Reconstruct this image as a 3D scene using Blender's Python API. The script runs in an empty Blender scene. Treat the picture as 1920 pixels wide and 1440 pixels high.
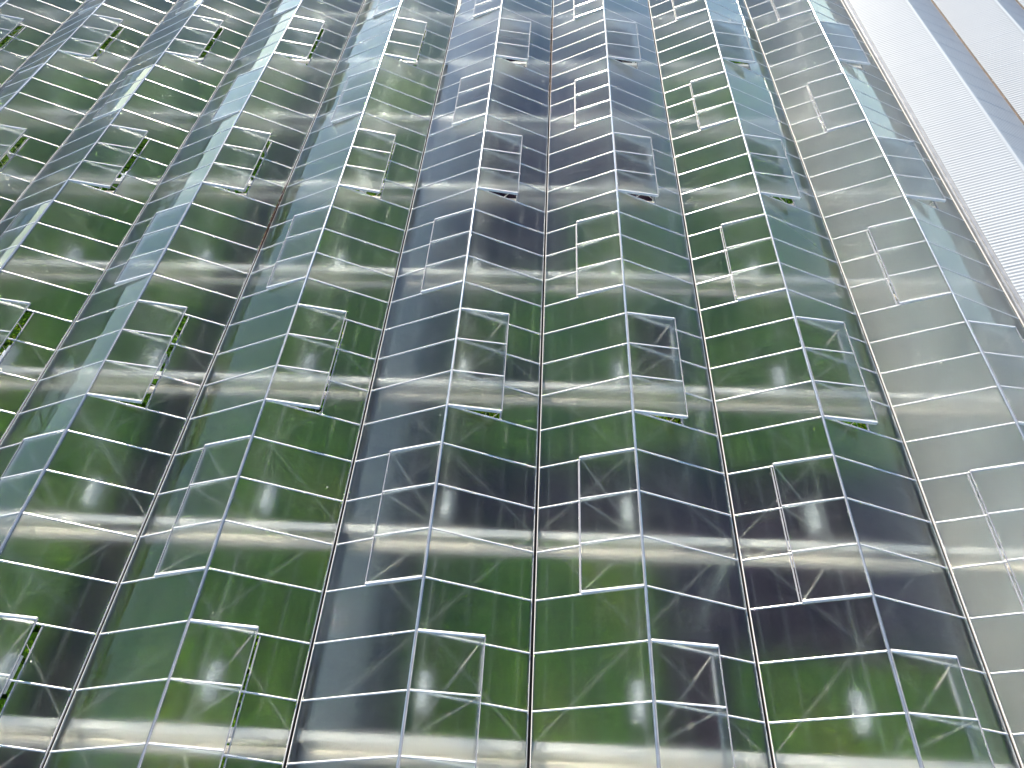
import bpy, math, random
import numpy as np
from mathutils import Vector, Matrix

random.seed(7)
rng = np.random.default_rng(7)
scene = bpy.context.scene
COL = scene.collection

# ------------------------------------------------------------------ camera
GH = 5.0                       # gutter height above the floor
W, H, D = 4.0, 0.8218, 1.00458  # bay width, ridge rise, bar spacing
A = math.atan2(H, W / 2)
SL = math.hypot(H, W / 2)      # slope length
CAM = Vector((0.0556, -10.1629, 13.3825 + GH))
PITCH, YAW, ROLL, FPX = 0.85855, -0.06292, -0.018345, 1405.69
fw = Vector((math.sin(YAW) * math.cos(PITCH), math.cos(YAW) * math.cos(PITCH), -math.sin(PITCH)))
rt0 = Vector((math.cos(YAW), -math.sin(YAW), 0))
up0 = rt0.cross(fw)
rt = rt0 * math.cos(ROLL) + up0 * math.sin(ROLL)
up = up0 * math.cos(ROLL) - rt0 * math.sin(ROLL)
cam_data = bpy.data.cameras.new('camera')
cam = bpy.data.objects.new('camera', cam_data)
COL.objects.link(cam)
m = Matrix((rt, up, -fw)).transposed().to_4x4()
m.translation = CAM
cam.matrix_world = m
cam_data.sensor_width = 36
cam_data.lens = 36 * FPX / 1920
cam_data.clip_end = 3000
scene.camera = cam


def project(p):
    d = Vector(p) - CAM
    z = d.dot(fw)
    if z < 0.5:
        return (-9999, -9999, z)
    return (960 + FPX * d.dot(rt) / z, 720 - FPX * d.dot(up) / z, z)


def in_view(p, m=0):
    x, y, z = project(p)
    return -m < x < 1920 + m and -m < y < 1440 + m


# ------------------------------------------------------------------ light
SUN_EL, SUN_AZ = math.radians(17), math.radians(11)   # azimuth: from +Y towards -X
world = bpy.data.worlds.new('World')
scene.world = world
world.use_nodes = True
nt = world.node_tree
bg = nt.nodes['Background']
sky = nt.nodes.new('ShaderNodeTexSky')
sky.sky_type = 'NISHITA'
sky.sun_disc = False
sky.sun_elevation = SUN_EL
sky.sun_rotation = -SUN_AZ
sky.altitude = 1200
sky.air_density = 0.8
sky.dust_density = 0.2
sky.ozone_density = 1.5
nt.links.new(sky.outputs[0], bg.inputs[0])
bg.inputs[1].default_value = 0.07
sd = bpy.data.lights.new('sun', 'SUN')
sd.energy = 5.0
sd.angle = math.radians(0.53)
sd.color = (1.0, 0.91, 0.77)
sun = bpy.data.objects.new('sun', sd)
COL.objects.link(sun)
sdir = Vector((-math.sin(SUN_AZ) * math.cos(SUN_EL), math.cos(SUN_AZ) * math.cos(SUN_EL), math.sin(SUN_EL)))
sun.rotation_euler = sdir.to_track_quat('Z', 'Y').to_euler()
sun.location = (-20, 40, 40)
scene.view_settings.view_transform = 'Standard'
scene.view_settings.look = 'None'
scene.view_settings.exposure = 2.0
scene.view_settings.gamma = 1
scene.view_settings.use_curve_mapping = False
cy = scene.cycles
cy.use_denoising = True
try:
    cy.denoiser = 'OPENIMAGEDENOISE'
except Exception:
    pass
cy.max_bounces = 8
cy.diffuse_bounces = 2
cy.glossy_bounces = 3
cy.transmission_bounces = 6
cy.transparent_max_bounces = 12
cy.sample_clamp_indirect = 0
cy.blur_glossy = 0.0
cy.use_adaptive_sampling = False
cy.adaptive_threshold = 0.015


# ------------------------------------------------------------------ materials
def new_mat(name):
    mt = bpy.data.materials.new(name)
    mt.use_nodes = True
    n = mt.node_tree
    n.nodes.clear()
    out = n.nodes.new('ShaderNodeOutputMaterial')
    return mt, n, out


def noise(n, scale, detail=4, rough=0.55, coord='Object', vscale=None):
    tc = n.nodes.new('ShaderNodeTexCoord')
    t = n.nodes.new('ShaderNodeTexNoise')
    t.inputs['Scale'].default_value = scale
    t.inputs['Detail'].default_value = detail
    t.inputs['Roughness'].default_value = rough
    if vscale:
        mp = n.nodes.new('ShaderNodeMapping')
        mp.inputs['Scale'].default_value = vscale
        n.links.new(tc.outputs[coord], mp.inputs[0])
        n.links.new(mp.outputs[0], t.inputs['Vector'])
    else:
        n.links.new(tc.outputs[coord], t.inputs['Vector'])
    return t


def world_noise(n, scale, detail=4, vscale=None):
    g = n.nodes.new('ShaderNodeNewGeometry')
    t = n.nodes.new('ShaderNodeTexNoise')
    t.inputs['Scale'].default_value = scale
    t.inputs['Detail'].default_value = detail
    if vscale:
        mp = n.nodes.new('ShaderNodeMapping')
        mp.inputs['Scale'].default_value = vscale
        n.links.new(g.outputs['Position'], mp.inputs[0])
        n.links.new(mp.outputs[0], t.inputs['Vector'])
    else:
        n.links.new(g.outputs['Position'], t.inputs['Vector'])
    return t


def ramp(n, src, stops):
    r = n.nodes.new('ShaderNodeValToRGB')
    els = r.color_ramp.elements
    while len(els) < len(stops):
        els.new(0.5)
    for e, (p, c) in zip(els, stops):
        e.position = p
        e.color = (*c, 1) if len(c) == 3 else c
    n.links.new(src, r.inputs[0])
    return r


def simple(name, c1, c2=None, rough=0.5, metal=0.0, scale=3.0, vscale=None, spec=0.5, bump=0.0):
    mt, n, out = new_mat(name)
    b = n.nodes.new('ShaderNodeBsdfPrincipled')
    b.inputs['Roughness'].default_value = rough
    b.inputs['Metallic'].default_value = metal
    b.inputs['Specular IOR Level'].default_value = spec
    if c2 is None:
        c2 = tuple(x * 0.8 for x in c1)
    t = world_noise(n, scale, 5, vscale)
    r = ramp(n, t.outputs['Fac'], [(0.3, c1), (0.7, c2)])
    n.links.new(r.outputs[0], b.inputs['Base Color'])
    if bump:
        bp = n.nodes.new('ShaderNodeBump')
        bp.inputs['Strength'].default_value = bump
        bp.inputs['Distance'].default_value = 0.02
        n.links.new(t.outputs['Fac'], bp.inputs['Height'])
        n.links.new(bp.outputs[0], b.inputs['Normal'])
    n.links.new(b.outputs[0], out.inputs[0])
    return mt


G_CLEAR, G_MILK = 0.15, 0.06     # shares of straight and of fully diffused transmission; the rest is softly blurred
G_IOR, G_ROUGH, G_F0 = 1.10, 0.85, 0.036


def mixsh(n, fac, a, b):
    mx = n.nodes.new('ShaderNodeMixShader')
    if isinstance(fac, float):
        mx.inputs[0].default_value = fac
    else:
        n.links.new(fac, mx.inputs[0])
    n.links.new(a, mx.inputs[1])
    n.links.new(b, mx.inputs[2])
    return mx.outputs[0]


def glass_top():
    """Diffuse horticultural glass: clear reflection outside, what is behind it blurs with distance."""
    mt, n, out = new_mat('diffuse_glass')
    tint = (0.95, 0.985, 0.965, 1)
    lobes = []
    for ior in (G_IOR, 1 / G_IOR):
        rf = n.nodes.new('ShaderNodeBsdfRefraction')
        rf.inputs['IOR'].default_value = ior
        rf.inputs['Roughness'].default_value = G_ROUGH
        rf.inputs['Color'].default_value = tint
        lobes.append(rf.outputs[0])
    blur = mixsh(n, 0.5, lobes[0], lobes[1])
    milk = n.nodes.new('ShaderNodeBsdfTranslucent')
    milk.inputs['Color'].default_value = (0.97, 0.98, 0.97, 1)
    clear = n.nodes.new('ShaderNodeBsdfTransparent')
    clear.inputs['Color'].default_value = tint
    t1 = mixsh(n, G_MILK / (1 - G_CLEAR), blur, milk.outputs[0])
    thru = mixsh(n, G_CLEAR, t1, clear.outputs[0])
    lw = n.nodes.new('ShaderNodeLayerWeight')
    pw = n.nodes.new('ShaderNodeMath'); pw.operation = 'POWER'; pw.inputs[1].default_value = 5
    ma = n.nodes.new('ShaderNodeMath'); ma.operation = 'MULTIPLY_ADD'
    ma.inputs[1].default_value = 0.90; ma.inputs[2].default_value = G_F0
    n.links.new(lw.outputs['Facing'], pw.inputs[0])
    n.links.new(pw.outputs[0], ma.inputs[0])
    gl = n.nodes.new('ShaderNodeBsdfGlossy')
    gl.inputs['Roughness'].default_value = 0.015
    gl.inputs['Color'].default_value = (1, 1, 1, 1)
    wn = world_noise(n, 1.4, 2, (1.0, 0.35, 1.0))
    bp = n.nodes.new('ShaderNodeBump')
    bp.inputs['Strength'].default_value = 0.5
    bp.inputs['Distance'].default_value = 0.006
    n.links.new(wn.outputs['Fac'], bp.inputs['Height'])
    n.links.new(bp.outputs[0], gl.inputs['Normal'])
    body = mixsh(n, ma.outputs[0], thru, gl.outputs[0])
    # thin film of dust and lime
    df = n.nodes.new('ShaderNodeBsdfDiffuse')
    df.inputs['Color'].default_value = (0.62, 0.62, 0.58, 1)
    dn = world_noise(n, 2.2, 6)
    dr = ramp(n, dn.outputs['Fac'], [(0.35, (0.001,) * 3), (0.8, (0.012,) * 3)])
    film = mixsh(n, dr.outputs[0], body, df.outputs[0])
    # the odd bird dropping
    geo = n.nodes.new('ShaderNodeNewGeometry')
    vo = n.nodes.new('ShaderNodeTexVoronoi')
    vo.inputs['Scale'].default_value = 1.0
    n.links.new(geo.outputs['Position'], vo.inputs['Vector'])
    lt = n.nodes.new('ShaderNodeMath'); lt.operation = 'LESS_THAN'; lt.inputs[1].default_value = 0.017
    n.links.new(vo.outputs['Distance'], lt.inputs[0])
    wd = n.nodes.new('ShaderNodeBsdfDiffuse')
    wd.inputs['Color'].default_value = (0.75, 0.74, 0.70, 1)
    n.links.new(mixsh(n, lt.outputs[0], film, wd.outputs[0]), out.inputs[0])
    return mt


def glass_under():
    mt, n, out = new_mat('glass_underside')
    t = n.nodes.new('ShaderNodeBsdfTransparent')
    t.inputs['Color'].default_value = (0.985, 0.995, 0.99, 1)
    n.links.new(t.outputs[0], out.inputs[0])
    return mt


M_GTOP = glass_top()
M_GBOT = glass_under()
M_ALU = simple('aluminium_bar', (0.74, 0.735, 0.72), (0.62, 0.615, 0.60), 0.32, 0.15, 6)
M_RIDGE = simple('ridge_aluminium', (0.36, 0.39, 0.43), (0.27, 0.30, 0.34), 0.3, 0.7, 5, None, 0.25)
M_FRAME = simple('vent_frame', (0.28, 0.29, 0.31), (0.20, 0.21, 0.23), 0.7, 0.0, 5, None, 0.15)
M_GALV = simple('galvanised_steel', (0.66, 0.66, 0.64), (0.48, 0.48, 0.46), 0.45, 0.35, 4)
M_TRUSS = simple('truss_steel', (0.76, 0.71, 0.65), (0.62, 0.58, 0.53), 0.5, 0.0, 2)
M_BUNDLE = simple('cream_screen_cloth', (0.76, 0.66, 0.55), (0.60, 0.52, 0.43), 0.7, 0.0, 3)
M_POST = simple('post_steel', (0.62, 0.64, 0.62), (0.52, 0.53, 0.51), 0.5, 0.2, 2)
M_ROD = simple('rod_steel', (0.50, 0.47, 0.42), (0.38, 0.36, 0.32), 0.75, 0.0, 4, None, 0.15)
M_DARK = simple('gutter_dirt', (0.012, 0.011, 0.010), (0.03, 0.026, 0.022), 0.8, 0, 8)
M_RUBBER = simple('dark_seal', (0.02, 0.022, 0.024), (0.035, 0.036, 0.04), 0.6, 0, 6)
M_FLOOR = simple('ground_cloth', (0.026, 0.009, 0.022), (0.010, 0.006, 0.018), 0.9, 0, 0.7, None, 0.1)
M_SOIL = simple('field_grass', (0.05, 0.08, 0.03), (0.10, 0.10, 0.05), 0.95, 0, 0.02)
M_SCREEN = simple('folded_screen_cloth', (0.50, 0.53, 0.54), (0.36, 0.39, 0.41), 0.7, 0, 1.2, (1, 1, 0.2))
M_WALL = simple('side_wall_panel', (0.84, 0.84, 0.82), (0.66, 0.67, 0.66), 0.55, 0, 0.9, (1, 1, 0.35))
M_LAMP = simple('lamp_housing', (0.78, 0.78, 0.78), (0.66, 0.66, 0.67), 0.35, 0.1, 4)


def poly_mat():
    mt, n, out = new_mat('white_corrugated_plastic')
    b = n.nodes.new('ShaderNodeBsdfPrincipled')
    b.inputs['Roughness'].default_value = 0.4
    t = world_noise(n, 0.8, 5, (1, 0.3, 1))
    r = ramp(n, t.outputs['Fac'], [(0.3, (0.61, 0.66, 0.71)), (0.7, (0.57, 0.62, 0.67))])
    n.links.new(r.outputs[0], b.inputs['Base Color'])
    tr = n.nodes.new('ShaderNodeBsdfTranslucent')
    n.links.new(r.outputs[0], tr.inputs[0])
    n.links.new(mixsh(n, 0.5, b.outputs[0], tr.outputs[0]), out.inputs[0])
    return mt


M_POLY = poly_mat()
M_PGUT = simple('brown_gutter_steel', (0.20, 0.15, 0.12), (0.11, 0.09, 0.08), 0.6, 0.2, 3)
M_PGREY = simple('grey_gutter_steel', (0.36, 0.37, 0.39), (0.26, 0.27, 0.29), 0.5, 0.4, 3)
M_CROPBASE = simple('crop_understorey', (0.05, 0.12, 0.010), (0.07, 0.16, 0.014), 0.9, 0, 1.5, None, 0.1)


def gutter_mat():
    mt, n, out = new_mat('gutter_lip_aluminium')
    b = n.nodes.new('ShaderNodeBsdfPrincipled')
    b.inputs['Roughness'].default_value = 0.6
    b.inputs['Specular IOR Level'].default_value = 0.25
    b.inputs['Metallic'].default_value = 0.0
    at = n.nodes.new('ShaderNodeAttribute')
    at.attribute_name = 'rust'
    t = world_noise(n, 5, 6)
    mu = n.nodes.new('ShaderNodeMath'); mu.operation = 'MULTIPLY'
    r = ramp(n, t.outputs['Fac'], [(0.33, (0.35,) * 3), (0.5, (1,) * 3)])
    n.links.new(at.outputs['Fac'], mu.inputs[0])
    n.links.new(r.outputs[0], mu.inputs[1])
    mx = n.nodes.new('ShaderNodeMix'); mx.data_type = 'RGBA'
    mx.inputs[6].default_value = (0.66, 0.64, 0.62, 1)
    rr = ramp(n, t.outputs['Fac'], [(0.3, (0.10, 0.035, 0.015)), (0.7, (0.30, 0.16, 0.10))])
    n.links.new(rr.outputs[0], mx.inputs[7])
    n.links.new(mu.outputs[0], mx.inputs[0])
    n.links.new(mx.outputs[2], b.inputs['Base Color'])
    n.links.new(b.outputs[0], out.inputs[0])
    return mt


M_LIP = gutter_mat()


def leaf_mat():
    mt, n, out = new_mat('crop_leaf')
    b = n.nodes.new('ShaderNodeBsdfPrincipled')
    b.inputs['Roughness'].default_value = 0.6
    b.inputs['Specular IOR Level'].default_value = 0.12
    at = n.nodes.new('ShaderNodeAttribute')
    at.attribute_name = 'tone'
    r = ramp(n, at.outputs['Fac'], [(0.0, (0.05, 0.18, 0.006)), (0.5, (0.13, 0.35, 0.008)), (0.85, (0.27, 0.45, 0.012)), (1.0, (0.42, 0.44, 0.04))])
    n.links.new(r.outputs[0], b.inputs['Base Color'])
    tr = n.nodes.new('ShaderNodeBsdfTranslucent')
    n.links.new(r.outputs[0], tr.inputs[0])
    mx = n.nodes.new('ShaderNodeMixShader')
    mx.inputs[0].default_value = 0.35
    n.links.new(b.outputs[0], mx.inputs[1])
    n.links.new(tr.outputs[0], mx.inputs[2])
    n.links.new(mx.outputs[0], out.inputs[0])
    return mt


M_LEAF = leaf_mat()


# ------------------------------------------------------------------ mesh helpers
class MB:
    def __init__(self):
        self.v, self.f, self.mi = [], [], []

    def quadbox(self, c8, mi=(0, 0, 0, 0, 0, 0)):
        b = len(self.v)
        self.v += [tuple(p) for p in c8]
        for q, k in zip(((0, 3, 2, 1), (4, 5, 6, 7), (0, 1, 5, 4), (1, 2, 6, 5), (2, 3, 7, 6), (3, 0, 4, 7)), mi):
            self.f.append(tuple(b + i for i in q)); self.mi.append(k)

    def box(self, x0, x1, y0, y1, z0, z1, m=0):
        self.quadbox([(x0, y0, z0), (x1, y0, z0), (x1, y1, z0), (x0, y1, z0), (x0, y0, z1), (x1, y0, z1), (x1, y1, z1), (x0, y1, z1)], (m,) * 6)

    def prism(self, prof, p0, p1, ax, ay, m=0):
        """extrude closed profile [(a, b)] from p0 to p1, with the profile axes ax, ay"""
        p0, p1, ax, ay = Vector(p0), Vector(p1), Vector(ax), Vector(ay)
        b = len(self.v); k = len(prof)
        for p in (p0, p1):
            for (a, c) in prof:
                self.v.append(tuple(p + ax * a + ay * c))
        for i in range(k):
            j = (i + 1) % k
            self.f.append((b + i, b + j, b + k + j, b + k + i)); self.mi.append(m)
        self.f.append(tuple(b + i for i in reversed(range(k)))); self.mi.append(m)
        self.f.append(tuple(b + k + i for i in range(k))); self.mi.append(m)

    def tube(self, p0, p1, r, k=6, m=0):
        p0, p1 = Vector(p0), Vector(p1)
        d = (p1 - p0).normalized()
        ax = d.orthogonal().normalized(); ay = d.cross(ax)
        self.prism([(r * math.cos(2 * math.pi * i / k), r * math.sin(2 * math.pi * i / k)) for i in range(k)], p0, p1, ax, ay, m)

    def add(self, mesh_mb, off):
        b = len(self.v)
        ox, oy, oz = off
        self.v += [(x + ox, y + oy, z + oz) for x, y, z in mesh_mb.v]
        self.f += [tuple(i + b for i in f) for f in mesh_mb.f]
        self.mi += mesh_mb.mi

    def mesh(self, name, mats, smooth=False):
        me = bpy.data.meshes.new(name)
        me.from_pydata(self.v, [], self.f)
        for mt in mats:
            me.materials.append(mt)
        if any(self.mi):
            me.polygons.foreach_set('material_index', self.mi)
        if smooth:
            me.polygons.foreach_set('use_smooth', [True] * len(me.polygons))
        me.update()
        return me


def link(name, me, parent=None, loc=(0, 0, 0), rot=None):
    o = bpy.data.objects.new(name, me)
    COL.objects.link(o)
    o.location = loc
    if rot:
        o.rotation_euler = rot
    if parent:
        o.parent = parent
    return o


def tag(o, label=None, cat=None, group=None, kind=None):
    if label: o['label'] = label
    if cat: o['category'] = cat
    if group: o['group'] = group
    if kind: o['kind'] = kind
    return o


# ------------------------------------------------------------------ extents
K0, K1 = -9, 3              # gutters
J0, J1 = -12, 38            # bars
Y0, Y1 = J0 * D, J1 * D
TR = [1.5 + 4 * n for n in range(-3, 9)]    # truss positions in bar units
XL, XR = K0 * W, K1 * W

# ------------------------------------------------------------------ setting
g = MB(); g.box(-1200, 1200, -1200, 1200, -0.6, -0.05)
tag(link('ground', g.mesh('ground', [M_SOIL])), 'grass field around the greenhouses', kind='structure')
g = MB(); g.box(XL - 0.5, XR + 14, Y0 - 0.5, Y1 + 0.5, -0.045, 0.0)
tag(link('greenhouse_floor', g.mesh('greenhouse_floor', [M_FLOOR])), 'dark ground cloth under the glass', kind='structure')

g = MB(); g.box(10.7, XR - 0.05, Y0 + 0.1, Y1 - 0.1, 0.001, 0.03)
tag(link('concrete_path', g.mesh('concrete_path', [simple('path_concrete', (0.42, 0.41, 0.39), (0.32, 0.315, 0.30), 0.8, 0, 1.2)])), 'pale concrete path along the side wall under the glass', kind='structure')

# ------------------------------------------------------------------ greenhouse
gh = bpy.data.objects.new('greenhouse', None)
COL.objects.link(gh)
tag(gh, 'large glass greenhouse with rows of pitched roof panes and open roof vents', 'greenhouse')

ca, sa = math.cos(A), math.sin(A)


def slope_pt(s, t, y, n=0.0):
    """point on slope s (+1 right, -1 left) at t from the ridge, relative to the ridge line"""
    return (s * (t * ca + n * sa), y, -t * sa + n * ca)


def pane_mb(s, t0, t1, hw, th=0.005, n0=0.0):
    mb = MB()
    pts = []
    for n in (n0 - th / 2, n0 + th / 2):
        q = [slope_pt(s, t0, -hw, n), slope_pt(s, t1, -hw, n), slope_pt(s, t1, hw, n), slope_pt(s, t0, hw, n)]
        if s < 0:
            q = [q[1], q[0], q[3], q[2]]
        pts += q
    mb.quadbox(pts, (1, 0, 0, 0, 0, 0))
    return mb


def bar_mb(s, t0, t1, cw=0.0165, ch=0.018, stem=0.03):
    mb = MB()
    n = Vector((s * sa, 0, ca))
    # cap with a rounded top, stem below
    prof = [(-cw, 0.004)] + [(cw * math.cos(q * math.pi / 8), 0.006 + (ch - 0.006) * math.sin(q * math.pi / 8)) for q in range(9)]
    prof[0] = (-cw, 0.0035); prof.insert(1, (cw, 0.0035))
    p0, p1 = Vector(slope_pt(s, t0, 0)), Vector(slope_pt(s, t1, 0))
    ax = Vector((0, 1, 0)) if s > 0 else Vector((0, -1, 0))
    mb.prism(prof, p0, p1, ax, n)
    mb.prism([(-0.005, -stem), (0.005, -stem), (0.005, 0.0035), (-0.005, 0.0035)], p0, p1, ax, n)
    return mb


T_TOP, T_BOT, T_VENT = 0.022, SL - 0.046, 1.235
PMB = {(s, k): pane_mb(s, t, T_BOT, D / 2 - 0.0055) for s in (1, -1) for k, t in (('full', T_TOP), ('short', T_VENT + 0.02))}
PME = {k: v.mesh('pane', [M_GTOP, M_GBOT]) for k, v in PMB.items()}
BMB = {s: bar_mb(s, 0.03, SL - 0.049) for s in (1, -1)}
BME = {s: v.mesh('glazing_bar', [M_ALU]) for s, v in BMB.items()}


def vent_at(s, j):
    """first bar of the vent that covers pane row j (row j lies between bars j and j+1), or None"""
    q = (j % 8) if s > 0 else ((j + 4) % 8)
    return j - q if q < 3 else None


VENT_MARGIN = 260
panes, bars, vents = [], [], set()
for k in range(K0, K1):
    xr = (k + 0.5) * W
    for s in (1, -1):
        for j in range(J0, J1):
            vj = vent_at(s, j)
            c = Vector((xr + s * 1.0, (j + .5) * D, GH + H / 2))
            kind = 'full'
            if vj is not None and vj >= J0 and vj + 3 <= J1:
                if in_view((xr + s * 0.6, (vj + 1.5) * D, GH + H * 0.7), VENT_MARGIN):
                    vents.add((k, s, vj)); kind = 'short'
            d2 = (c - CAM).length
            panes.append(((0 if in_view(c, 60) else 1000) + d2, k, s, j, kind))
        for j in range(J0, J1 + 1):
            c = Vector((xr + s * 1.0, j * D, GH + H / 2))
            bars.append(((0 if in_view(c, 40) else 1000) + (c - CAM).length, k, s, j))
panes.sort(); bars.sort()
rest = MB()
for i, (dd, k, s, j, kind) in enumerate(panes):
    loc = ((k + .5) * W, (j + .5) * D, GH + H)
    if i < 300:
        o = link('pane', PME[(s, kind)], gh, loc)
        o.rotation_euler = (random.gauss(0, 0.0016), random.gauss(0, 0.0016), 0)
    else:
        rest.add(PMB[(s, kind)], loc)
tag(link('distant_panes', rest.mesh('distant_panes', [M_GTOP, M_GBOT]), gh), kind='stuff')
rest = MB()
for i, (dd, k, s, j) in enumerate(bars):
    loc = ((k + .5) * W, j * D, GH + H)
    if i < 300:
        link('glazing_bar', BME[s], gh, loc)
    else:
        rest.add(BMB[s], loc)
tag(link('distant_glazing_bars', rest.mesh('distant_glazing_bars', [M_ALU]), gh), kind='stuff')

# ridges
rm = MB()
rm.prism([(-0.030, -0.008), (-0.011, 0.006), (-0.011, -0.05), (0.011, -0.05), (0.011, 0.006), (0.030, -0.008), (0.024, 0.014), (0.008, 0.026), (-0.008, 0.026), (-0.024, 0.014)],
         (0, Y0, 0), (0, Y1, 0), (1, 0, 0), (0, 0, 1))
rme = rm.mesh('ridge_beam', [M_RIDGE])
for k in range(K0, K1):
    link('ridge_beam', rme, gh, ((k + .5) * W, 0, GH + H))


# gutters
def lip_mesh(x0, x1, rust=None):
    """a long lip in one-metre lengths with a rust amount per vertex"""
    ys = np.arange(Y0, Y1 + 0.01, 0.5)
    prof = [(x0, -0.035), (x1, -0.035), (x1, 0.001), ((x0 + x1) / 2, 0.005), (x0, 0.001)]
    v, f, rv = [], [], []
    for y in ys:
        r = 0.0
        if rust:
            a, b = rust
            r = max(0, min(1, (y - a) / 0.5, (b - y) / 0.5))
        for (a, c) in prof:
            v.append((a, y, c)); rv.append(r)
    n = len(prof)
    for i in range(len(ys) - 1):
        for q in range(n):
            f.append((i * n + q, i * n + (q + 1) % n, (i + 1) * n + (q + 1) % n, (i + 1) * n + q))
    me = bpy.data.meshes.new('gutter_lip')
    me.from_pydata(v, [], f)
    me.materials.append(M_LIP)
    at = me.attributes.new('rust', 'FLOAT', 'POINT')
    at.data.foreach_set('value', rv)
    me.update()
    return me


gb = MB()
# body below the glass with an open dark channel
for sx in (-1, 1):
    gb.prism([(0.026, -0.04), (0.050, -0.042), (0.055, -0.06), (0.05, -0.15), (0.0, -0.15), (0.0, -0.14), (0.026, -0.138)], (0, Y0, 0), (0, Y1, 0), (sx, 0, 0), (0, 0, 1))
gbm = gb.mesh('gutter', [M_RUBBER])
ch = MB(); ch.box(-0.0257, 0.0257, Y0 + 0.001, Y1 - 0.001, -0.137, -0.115)
chm = ch.mesh('channel', [M_DARK])
RUST = {0: (14.3, 21.3), -2: (5.7, 9.3), 2: None}
lip0 = [lip_mesh(-0.040, -0.026), lip_mesh(0.026, 0.040)]
for k in range(K0, K1 + 1):
    go = link('gutter', gbm, gh, (k * W, 0, GH))
    link('channel', chm, go)
    r = RUST.get(k)
    for i, (a, b) in enumerate(((-0.040, -0.026), (0.026, 0.040))):
        link('gutter_lip', lip_mesh(a, b, r) if r else lip0[i], go)

# trusses, posts, bracing, wires
tc = MB(); tc.prism([(-0.075, -0.055), (0.075, -0.055), (0.075, 0.05), (-0.075, 0.05)], (XL, 0, -0.21), (XR, 0, -0.21), (0, 1, 0), (0, 0, 1))
bc = MB(); bc.prism([(-0.035, -0.03), (0.035, -0.03), (0.035, 0.03), (-0.035, 0.03)], (XL, 0, -0.72), (XR, 0, -0.72), (0, 1, 0), (0, 0, 1))
wb = MB()
for k in range(K0, K1):
    for q in range(4):
        x0 = k * W + q
        wb.tube((x0, 0, -0.26), (x0 + 0.5, 0, -0.69), 0.013, 5)
        wb.tube((x0 + 0.5, 0, -0.69), (x0 + 1.0, 0, -0.26), 0.013, 5)
su = MB()
su.prism([(0.095 * math.cos(q * math.pi / 4 + .4), 0.075 * math.sin(q * math.pi / 4 + .4)) for q in range(8)], (XL + 0.1, -0.22, -0.53), (XR - 0.1, -0.22, -0.53), (0, 1, 0), (0, 0, 1))
sb = MB()
for k in range(K0, K1 + 1):
    sb.box(k * W - 0.07, k * W + 0.07, -0.06, 0.06, -0.159, -0.1505)
tcm, bcm, wbm, sbm = tc.mesh('truss', [M_TRUSS]), bc.mesh('bottom_chord', [M_TRUSS]), wb.mesh('web', [M_TRUSS]), sb.mesh('gutter_bracket', [M_GALV])
sum_ = su.mesh('folded_screen', [M_BUNDLE])
for t in TR:
    to = link('truss', tcm, gh, (0, t * D, GH))
    link('bottom_chord', bcm, to)
    link('web', wbm, to)
    link('folded_screen', sum_, to)
    link('gutter_bracket', sbm, to)
pm = MB(); pm.box(-0.06, 0.06, -0.06, 0.06, 0.0, GH - 0.751)
pmm = pm.mesh('post', [M_POST])
for k in range(K0, K1 + 1):
    if (k - 1) % 2 == 0:
        for t in TR:
            if in_view((k * W, t * D, 2.5), 300):
                link('post', pmm, gh, (k * W, t * D, 0))
# crossed bracing rods in each bay
for sgn in (1, -1):
    br = MB(); br.tube((-W / 2 * sgn + 0.09 * sgn, -2 * D + 0.05, 0), (W / 2 * sgn - 0.09 * sgn, 2 * D - 0.05, 0), 0.007, 6)
    brm = br.mesh('bracing_rod', [M_ROD])
    for k in range(K0, K1):
        for t in TR[:-1]:
            if in_view(((k + .5) * W, (t + 2) * D, GH), 250):
                link('bracing_rod', brm, gh, ((k + .5) * W, (t + 2) * D, GH - (0.12 if sgn > 0 else 0.147)))
wr = MB()
for x in np.arange(XL + 0.25, XR, 0.5):
    wr.tube((x, Y0 + .1, GH - 0.28), (x, Y1 - .1, GH - 0.28), 0.0028, 4)
tag(link('screen_wires', wr.mesh('screen_wires', [M_GALV]), gh), kind='stuff')

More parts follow.
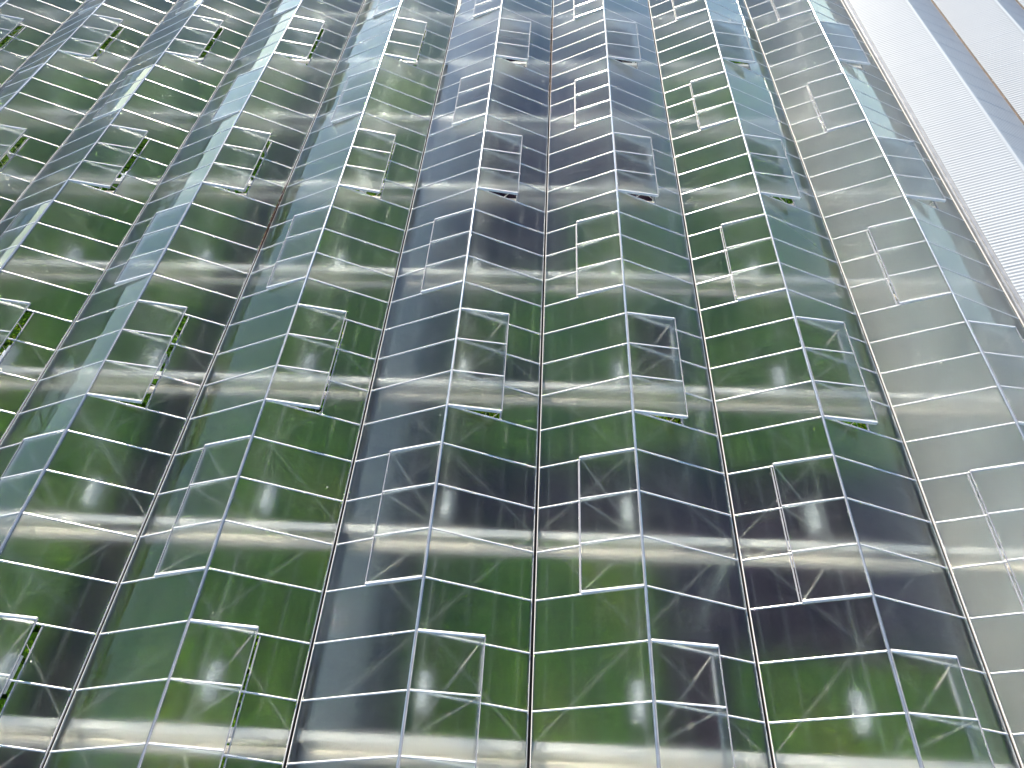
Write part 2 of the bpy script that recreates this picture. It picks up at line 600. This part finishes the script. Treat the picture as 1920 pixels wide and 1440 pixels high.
# vents
VO = {1: math.radians(8.4), -1: math.radians(19.3)}
VL = 1.205
vp_len = (0.03, VL - 0.02)
vent_parts = {}
for s in (1, -1):
    fr = MB()      # frame: outer rail and hinge strip, in the vent's own plane (x along the slope)
    fr.box(*sorted((s * (VL - 0.018), s * VL)), -1.5 * D - 0.02, 1.5 * D + 0.02, -0.016, 0.014)
    fr.box(*sorted((s * 0.012, s * 0.03)), -1.5 * D - 0.02, 1.5 * D + 0.02, -0.012, 0.012)
    vb = MB()
    vb.prism([(-0.016, -0.012), (0.016, -0.012), (0.016, 0.008), (0.010, 0.014), (-0.010, 0.014), (-0.016, 0.008)], (s * 0.032, 0, 0), (s * (VL - 0.019), 0, 0), (0, s, 0), (0, 0, 1))
    ve = MB()
    ve.prism([(-0.026, -0.050), (0.026, -0.050), (0.028, 0.010), (0.014, 0.022), (-0.014, 0.022), (-0.028, 0.010)], (s * 0.032, 0, 0), (s * (VL - 0.019), 0, 0), (0, s, 0), (0, 0, 1))
    gp = MB()
    x0, x1 = sorted((s * vp_len[0], s * vp_len[1]))
    y0, y1 = -D / 2 + 0.017, D / 2 - 0.017
    gp.quadbox([(x0, y0, -.0025), (x1, y0, -.0025), (x1, y1, -.0025), (x0, y1, -.0025), (x0, y0, .0025), (x1, y0, .0025), (x1, y1, .0025), (x0, y1, .0025)], (1, 0, 0, 0, 0, 0))
    vent_parts[s] = (fr.mesh('roof_vent', [M_FRAME]), vb.mesh('vent_bar', [M_ALU]), ve.mesh('end_bar', [M_ALU]), gp.mesh('vent_pane', [M_GTOP, M_GBOT]))
    tr_ = MB()
    n = Vector((s * sa, 0, ca))
    p = Vector(slope_pt(s, T_VENT, 0))
    tr_.prism([(-0.014, -0.03), (0.014, -0.03), (0.014, 0.010), (-0.014, 0.010)], p + Vector((0, -1.5 * D + 0.02, 0)), p + Vector((0, 1.5 * D - 0.02, 0)), Vector((s * ca, 0, -sa)) * (-1), n)
    vent_parts[(s, 't')] = tr_.mesh('vent_sill', [M_FRAME])
for (k, s, j) in sorted(vents):
    fme, vbm, vem, gpm = vent_parts[s]
    ang = (VO[s] if s < 0 else math.radians(7.6 if k >= -1 else 10.4)) + random.gauss(0, math.radians(0.5))
    base = Vector(((k + .5) * W, (j + 1.5) * D, GH + H + 0.018))
    vo = link('roof_vent', fme, gh, base, (0, s * ang, 0))
    inv = Matrix.Rotation(s * ang, 4, 'Y').inverted()
    for q in range(3):
        o = link('vent_pane', gpm, vo, (0, (q - 1) * D, 0))
    for q in range(4):
        link('end_bar' if q in (0, 3) else 'vent_bar', vem if q in (0, 3) else vbm, vo, (0, (q - 1.5) * D, 0))
    # opening rods: from the outer rail down to the rail below the ridge
    foot = inv @ Vector((0, 0, -H - 0.018 - 0.13))
    for q in (0, 1, 2, 3):
        b = MB()
        tp = Vector((s * (VL - 0.03), (q - 1.5) * D * 0.985, -0.022))
        ft = foot + Vector((0, (0.05 if q > 1 else -0.05) * (2 if q in (0, 3) else 1), 0))
        b.tube(tp, ft, 0.011, 6)
        link('push_rod', b.mesh('push_rod', [M_ROD]), vo)
    link('vent_sill', vent_parts[(s, 't')], gh, ((k + .5) * W, (j + 1.5) * D, GH + H))

# partition of folded screen cloth below the gutter, side wall, end walls
pw = MB(); pw.box(-0.02, 0.02, Y0 + 0.2, Y1 - 0.2, 0.0, GH - 0.30)
po = link('partition_wall', pw.mesh('partition_wall', [M_SCREEN]), gh, (-W, 0, 0))
pb = MB(); pb.box(0.03, 0.14, Y0 + 0.2, Y1 - 0.2, GH - 0.36, GH - 0.27)
link('dark_rail', pb.mesh('dark_rail', [M_RUBBER]), po)


def wall(name, length, height, n):
    """glazed wall along +x from 0, n panels"""
    b = MB(); b.box(0, length, -0.03, 0.03, 0, 0.35)
    me = b.mesh(name, [M_POST])
    p = MB(); p.box(0.04, length / n - 0.04, -0.012, 0.012, 0.352, height - 0.02)
    u = MB(); u.box(-0.035, 0.035, -0.035, 0.035, 0.352, height - 0.02)
    return me, p.mesh('wall_panel', [M_WALL]), u.mesh('wall_post', [M_POST])


def put_wall(name, x, y, rz, length, n, height=GH - 0.16):
    me, p, u = wall(name, length, height, n)
    o = link(name, me, gh, (x, y, 0), (0, 0, rz))
    for i in range(n):
        link('wall_panel', p, o, (i * length / n, 0, 0))
    for i in range(n + 1):
        link('wall_post', u, o, (i * length / n, 0, 0))


put_wall('side_wall', XR, Y0, math.pi / 2, Y1 - Y0, 25)
put_wall('side_wall', XL, Y0, math.pi / 2, Y1 - Y0, 25)
put_wall('end_wall', XL, Y0, 0, XR - XL, 24)
put_wall('end_wall', XL, Y1, 0, XR - XL, 24)

# ------------------------------------------------------------------ neighbouring corrugated roof
ph = bpy.data.objects.new('plastic_greenhouse', None)
COL.objects.link(ph)
tag(ph, 'white corrugated plastic greenhouse roof beside the glass greenhouse', 'greenhouse')
PW, PH_ = 3.45, 0.66
PX0 = XR + 0.27
PITCHC = 0.125


def sheet(s):
    """corrugated sheet one metre long in y, from the ridge (0) down slope s"""
    v, f = [], []
    ny = 8 * 6 + 1
    wd = PW / 2 - 0.05
    n = Vector((s * PH_, 0, PW / 2)).normalized()
    for i in range(ny + 2):
        y = (i / 6) * PITCHC
        z = 0.0045 * math.cos(2 * math.pi * y / PITCHC) + (0.0015 if i > ny - 3 else 0)
        for t in (0.02, 1.0):
            p = Vector((s * wd * t, y, -PH_ * t * wd / (PW / 2))) + n * z
            v.append(tuple(p))
    for i in range(ny + 1):
        q = (2 * i, 2 * i + 1, 2 * i + 3, 2 * i + 2)
        f.append(q if s > 0 else q[::-1])
    me = bpy.data.meshes.new('roof_sheet')
    me.from_pydata(v, [], f)
    me.materials.append(M_POLY)
    me.polygons.foreach_set('use_smooth', [True] * len(f))
    me.update()
    return me


SHEET = {s: sheet(s) for s in (1, -1)}
capm = MB()
capm.prism([(-0.08, -0.018), (0.08, -0.018), (0.004, 0.012), (-0.004, 0.012)], (0, -12, 0), (0, 38, 0), (1, 0, 0), (0, 0, 1))
capme = capm.mesh('ridge_cap', [M_POLY])
pg = MB(); pg.box(-0.075, 0.075, -12, 38, -0.12, -0.05); pg.box(-0.085, -0.06, -12, 38, -0.049, -0.012); pg.box(0.06, 0.085, -12, 38, -0.049, -0.012)
pgm = pg.mesh('gutter', [M_PGUT])
for q in range(4):
    xr = PX0 + PW * (q + .5)
    link('ridge_cap', capme, ph, (xr, 0, GH + PH_ + 0.02))
    link('gutter', pgm, ph, (PX0 + PW * (q + 1), 0, GH))
    for s in (-1, 1):
        for y in range(-12, 38):
            c = (xr + s * 0.8, y + .5, GH + 0.3)
            if in_view(c, 1100):
                link('roof_sheet', SHEET[s], ph, (xr, y, GH + PH_ + random.uniform(-.002, .002)))
eg = MB(); eg.box(XR + 0.09, XR + 0.25, Y0, Y1, -0.14, -0.03); eg.box(XR + 0.09, XR + 0.115, Y0, Y1, -0.0295, 0.03); eg.box(XR + 0.205, XR + 0.25, Y0, Y1, -0.0295, 0.02); eg.box(XR + 0.251, XR + 0.34, Y0, Y1, -0.05, -0.01)
link('edge_gutter', eg.mesh('edge_gutter', [M_PGREY]), ph, (0, 0, GH))
pe = MB(); pe.box(PX0, PX0 + PW * 4, -12.1, -12.02, 0, GH - 0.13)
link('end_wall', pe.mesh('end_wall', [M_WALL]), ph)

# ------------------------------------------------------------------ grow lamps below the ridges
lm = MB()
lm.prism([(-0.06, 0.06), (-0.08, 0.0), (-0.11, -0.10), (0.11, -0.10), (0.08, 0.0), (0.06, 0.06)], (0, -0.36, 0), (0, 0.36, 0), (1, 0, 0), (0, 0, 1))
reflm = lm.mesh('reflector', [M_LAMP])
lb = MB(); lb.box(-0.07, 0.07, -0.30, 0.12, 0.061, 0.17); lb.box(-0.05, 0.05, 0.121, 0.30, 0.065, 0.15)
balm = lb.mesh('ballast_box', [M_LAMP])
lh = MB(); lh.tube((0, -0.1, 0.171), (0, -0.1, 0.62), 0.008, 5); lh.tube((0, 0.08, 0.171), (0, 0.08, 0.62), 0.008, 5)
hookm = lh.mesh('hanger', [M_ROD])
rl = MB(); rl.box(-0.006, 0.006, Y0 + .3, Y1 - .3, -0.30, -0.285)
rlm = rl.mesh('lamp_rail', [M_GALV])
ORD = ['', 'first', 'second', 'third', 'fourth', 'fifth', 'sixth', 'seventh', 'eighth', 'ninth', 'tenth', 'eleventh', 'twelfth']
for k in range(K0, K1):
    link('lamp_rail', rlm, gh, ((k + .5) * W, 0, GH))
    row = 0
    for t in TR:
        c = ((k + .5) * W, (t + 1.05) * D, GH - 0.92)
        if in_view(c, 0) and k < K1 - 1:
            row += 1
            lo = bpy.data.objects.new('grow_lamp', None)
            COL.objects.link(lo)
            lo.location = c
            tag(lo, 'pale grow lamp under the %s ridge from the white roof, %s from the near edge' % (ORD[K1 - k], ORD[row]), 'lamp', 'grow lamps hanging below the glass roof')
            link('reflector', reflm, lo); link('ballast_box', balm, lo); link('hanger', hookm, lo)

# ------------------------------------------------------------------ crop
BARE = [(-3.0, 2.9, -0.4, 2.8), (2.9, 10.6, -3.2, 2.6), (-2.8, 0.2, 4.9, 6.6), (2.9, 5.2, 5.4, 8.6), (-3.4, 1.2, 10.5, 30), (1.2, 5.0, 14.5, 30), (2.9, 4.6, -6.5, 3), (-11.9, -10.7, -12, 40), (-3.9, -3.1, -12, 40), (10.6, 12, -12, 40), (-21.5, -20.5, -12, 40), (-4.9, -4.1, -12, 40)]


def bare(x, y):
    r = np.zeros_like(x, bool)
    for a, b, c, d in BARE:
        r |= (x > a) & (x < b) & (y > c) & (y < d)
    return r


def tone_field(x, y):
    return 0.50 + 0.36 * np.sin(x * 0.9 + 1.3 * np.sin(y * 0.35)) * np.cos(y * 0.55 + 0.4) + 0.12 * np.sin(x * 2.1 + y * 1.2)


N = 420000
x = rng.uniform(-33, 10.6, N); y = rng.uniform(-9, 34, N)
xc = (x - 0.05)
keep = ~bare(x, y)
# only where the photograph can look
scale = (CAM.z - 0.7)
ok = (np.abs(x - 0.05 - (-0.063) * 0) < 12 + (y + 10) * 0.62)
keep &= ok
x, y = x[keep], y[keep]; N = len(x)
hump = 0.55 + 0.22 * np.abs(np.sin(x * math.pi / 0.8)) + 0.05 * np.sin(y * 3.1)
z = hump - np.abs(rng.normal(0, 0.10, N))
L = rng.uniform(0.07, 0.14, N); Wd = L * rng.uniform(0.45, 0.7, N)
yaw = rng.uniform(0, 2 * math.pi, N); tilt = rng.normal(0.35, 0.35, N); rl_ = rng.normal(0, 0.4, N)
dx = np.stack([np.cos(yaw) * np.cos(tilt), np.sin(yaw) * np.cos(tilt), np.sin(tilt)], 1)
sx = np.stack([-np.sin(yaw) * np.cos(rl_), np.cos(yaw) * np.cos(rl_), np.sin(rl_)], 1)
c = np.stack([x, y, z], 1)
v = np.empty((N, 4, 3))
v[:, 0] = c - dx * (L / 2)[:, None]
v[:, 1] = c + sx * (Wd / 2)[:, None]
v[:, 2] = c + dx * (L / 2)[:, None] - np.array([0, 0, 0.02])
v[:, 3] = c - sx * (Wd / 2)[:, None]
tone = np.clip(tone_field(x, y) + rng.normal(0, 0.16, N) + (rng.random(N) > 0.985) * 0.4, 0, 1)
me = bpy.data.meshes.new('crop_foliage')
me.vertices.add(N * 4); me.loops.add(N * 4); me.polygons.add(N)
me.vertices.foreach_set('co', v.ravel())
me.loops.foreach_set('vertex_index', np.arange(N * 4, dtype=np.int32))
me.polygons.foreach_set('loop_start', np.arange(0, N * 4, 4, dtype=np.int32))
at = me.attributes.new('tone', 'FLOAT', 'POINT')
at.data.foreach_set('value', np.repeat(tone, 4))
me.materials.append(M_LEAF)
me.update(); me.validate()
tag(link('crop_foliage', me), 'dense green leafy crop growing under the glass', 'crop', kind='stuff')
# earth mound / understorey below the leaves, one low sheet per cell that carries crop
us = MB()
cs = 0.8
for ix in range(int(-33 / cs), int(11 / cs)):
    for iy in range(int(-9 / cs), int(34 / cs)):
        cx, cyy = (ix + .5) * cs, (iy + .5) * cs
        if not bare(np.array([cx]), np.array([cyy]))[0] and abs(cx) < 12.5 + (cyy + 10) * 0.62:
            a = cs / 2 - 0.04
            us.quadbox([(cx - a, cyy - a, 0.002), (cx + a, cyy - a, 0.002), (cx + a, cyy + a, 0.002), (cx - a, cyy + a, 0.002), (cx - a * .7, cyy - a * .9, 0.45), (cx + a * .7, cyy - a * .9, 0.45), (cx + a * .7, cyy + a * .9, 0.45), (cx - a * .7, cyy + a * .9, 0.45)])
tag(link('crop_understorey', us.mesh('crop_understorey', [M_CROPBASE])), 'shaded stems and soil below the leafy crop', 'crop', kind='stuff')
